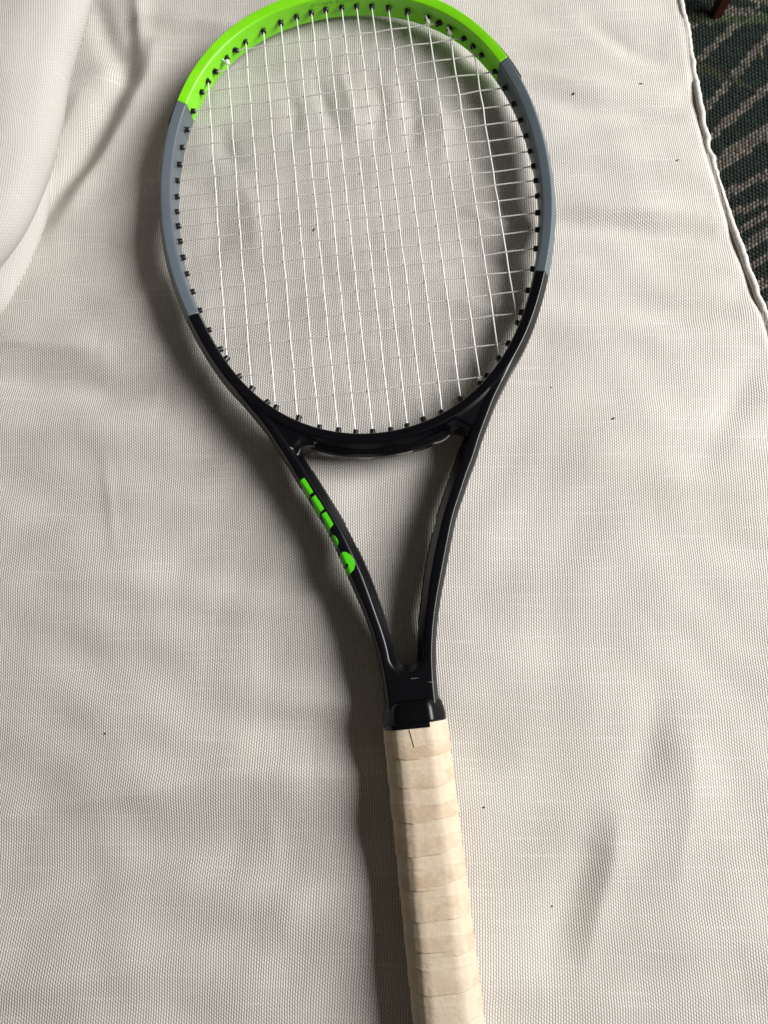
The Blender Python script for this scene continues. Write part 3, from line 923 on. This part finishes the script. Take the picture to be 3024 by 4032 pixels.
EDGES = [-21.2, -38.4, -54.4, -72.4, -89.4, -106.2, -123.1, -139.4, -158.1, -173.5, -190, -206]
TILT = [0.0, 0.03, -0.05, -0.02, 0.11, 0.08, -0.07, -0.08, -0.05, 0.09, 0.0, 0.0]
MINOR = [-29.5, -45.7, -63.5, -80.1, -96.0, -111.2, -130.5, -146.4, -164, -181, -198]
ngy = 620
gy = np.linspace(-20.6, -205, ngy)
V, UV, WR = [], [], []
rg2 = random.Random(5)
ph = [rg2.uniform(0, 6) for _ in range(40)]
for y in gy:
    hw = 18.4 + 0.0022 * (-y - 20)
    ring_ = octagon(hw, 15.2, 10.4, 11.0, 9)
    mlen = 0.0
    for k, (x, z) in enumerate(ring_):
        if k: mlen += math.hypot(x - ring_[k - 1][0], z - ring_[k - 1][1])
        # which wrap, and how far inside it
        ed = [e + TILT[i] * x + 0.8 * math.sin(x / 9 + ph[i]) + 0.35 * math.sin(x / 3.3 + ph[i + 5]) + 0.0035 * (x * x - 120) for i, e in enumerate(EDGES)]
        i = 0
        while i + 1 < len(ed) and y < ed[i + 1]: i += 1
        span = ed[i] - (ed[i + 1] if i + 1 < len(ed) else ed[i] - 17)
        u = min(1, max(0, (ed[i] - y) / span))
        th_ = 0.10 + 0.65 * u ** 0.8 + 0.10 * math.sin(x / 6 + 3 * z + ph[i + 3])                 # each wrap lies on the next and steps down at its lower edge
        mi = MINOR[min(i, len(MINOR) - 1)] + 0.06 * -x * 0.5 + 0.7 * math.sin(x / 5 + ph[i + 12])
        th_ += 0.30 * math.exp(-((y - mi) / 0.8) ** 2) * (0.6 + 0.4 * math.sin(x / 3.1 + ph[i + 20]))
        th_ += 0.10 * math.sin(y / 2.3 + ph[i]) * math.sin(x / 4.1 + y / 9)
        s_ = 1 + th_ / max(6, math.hypot(x, z))
        V.append((0.35 + x * s_, y, z * s_)); UV.append((mlen, -y - 20)); WR.append(u)
m_ = len(ring_)
F = grid_faces(ngy, m_, True) + [tuple(range(m_)), tuple((ngy - 1) * m_ + k for k in reversed(range(m_)))]
grip = mesh_obj('grip_tape', V, F, M_TAPE, racket, uv=UV)
at = grip.data.attributes.new('wrap', 'FLOAT', 'POINT'); at.data.foreach_set('value', WR)
# butt cap beyond the picture's lower edge
V, F = sweep(np.array([(0.35, y) for y in (-204, -206, -214, -216)]), np.tile([1.0, 0.0], (4, 1)), lambda i: octagon((17, 20.5, 21, 19)[i], (14, 17, 17.5, 15.5)[i], 10, 3))
mesh_obj('butt_cap', V, F, M_RUBBER, racket)
# black finishing strip below the collar and the free end of the tape
gb = BVHTree.FromPolygons([tuple(Vector(v.co)) for v in grip.data.vertices], [tuple(p.vertices) for p in grip.data.polygons])
def drape(poly_fn, nu, nv, lift, name, mat, host, thick=0.25, wrapv=0.8):
    V, UV = [], []
    for i in range(nu):
        for j in range(nv):
            x, y, extra = poly_fn(i / (nu - 1), j / (nv - 1))
            hit = gb.ray_cast(Vector((x * MM, y * MM, 0.06)), Vector((0, 0, -1)))
            z = hit[0].z / MM if hit[0] is not None else 15.5 - max(0, abs(x) - 9.6) * 0.95
            V.append((x, y, z + lift + extra)); UV.append((x * 1.0 + 40, -y - 20))
    n = nu * nv
    V += [(x, y, z - thick) for x, y, z in V]; UV += UV
    f0 = grid_faces(nu, nv)
    F = [f[::-1] for f in f0] + [tuple(n + k for k in f) for f in f0]
    rim = [i * nv for i in range(nu)] + [(nu - 1) * nv + j for j in range(1, nv)] + [i * nv + nv - 1 for i in range(nu - 2, -1, -1)] + [j for j in range(nv - 2, 0, -1)]
    for k in range(len(rim)):
        a, b = rim[k], rim[(k + 1) % len(rim)]
        F.append((a, b, n + b, n + a))
    o = mesh_obj(name, V, F, mat, host, smooth=False, uv=UV)
    at_ = o.data.attributes.new('wrap', 'FLOAT', 'POINT'); at_.data.foreach_set('value', [wrapv] * len(V))
    return o
drape(lambda u, v: (-17.9 + 26.7 * u, -20.0 - (3.0 + 0.2 * u) * v, 0), 30, 5, 0.45, 'finishing_strip', M_RUBBER, collar)
def flap(u, v):
    xl = -3.0 + 1.7 * v; x = xl + (18.2 - xl) * u
    yt = -23.4 if x < 8.9 else -21.3
    y = yt + ((-33.2 + 1.9 * u) - yt) * v
    return x, y, 0.30 * (1 - u) ** 3 + 0.08 * math.sin(x * 1.1) * (1 - v)
drape(flap, 26, 16, 0.22, 'tape_end', M_TAPE, grip, 0.3, 0.4)

# ------------------------------------------------------------------ crumbs and specks on the cushion
t = NT('dark_crumb'); M_CR1 = t.set(Base_Color=(0.030, 0.010, 0.008), Roughness=0.7)
t = NT('brown_lint'); M_CR2 = t.set(Base_Color=(0.10, 0.075, 0.05), Roughness=0.9)
def crumb(x, y, size, stretch, ang, mat, label):
    x, y = (x - 8) * 0.983 + 8, y * 0.983
    bm = bmesh.new()
    bmesh.ops.create_icosphere(bm, subdivisions=2, radius=size * MM)
    for v in bm.verts:
        k = 1 + 0.45 * noise.noise(v.co * 1100 + Vector((x, y, 0)))
        v.co = v.co * k; v.co.x *= stretch; v.co.z *= 0.6
    me = bpy.data.meshes.new('crumb'); bm.to_mesh(me); bm.free()
    me.materials.append(mat)
    o = bpy.data.objects.new('crumb', me); COL.objects.link(o)
    o.location = (x * MM, y * MM, (float(seat_z(np.array([x]), np.array([y]))[0]) + size * 0.35) * MM)
    o.rotation_euler.z = ang
    tag(o, label, 'crumb', 'specks on the cushion')
crumb(34.9, -74.2, 0.62, 0.85, 1.4, M_CR1, 'dark speck on the cushion close beside the middle of the grip')
crumb(67.4, -133.4, 0.55, 1.1, 0.2, M_CR1, 'dark red speck beside the short crease at the lower right')
crumb(167.6, 408.8, 0.75, 1.3, 0.3, M_CR1, 'black speck right of the racket head near the green-grey joint')
crumb(217.5, 410.4, 0.55, 3.0, -0.15, M_CR2, 'brownish lint streak near the upper right piped edge')
crumb(231.0, 342.8, 0.6, 2.2, 0.5, M_CR2, 'small insect-like brown fleck nearest the piped edge')
crumb(152.3, 156.7, 0.6, 1.7, 0.4, M_CR1, 'dark fleck on the cushion right of the throat')
crumb(116.0, 184.4, 0.42, 1.3, 0.0, M_CR1, 'tiny dark fleck beside the right side of the lower hoop')
crumb(-193.7, -7.8, 0.5, 1.2, 0.8, M_CR1, 'lone dark speck on the left of the cushion')
crumb(-32.3, 325.2, 0.7, 2.0, 1.1, M_CR2, 'brown crumb under the strings in the racket head')
crumb(-212.5, 469.5, 0.5, 1.6, -0.6, M_CR1, 'dark fleck on the fold beside the back cushion')
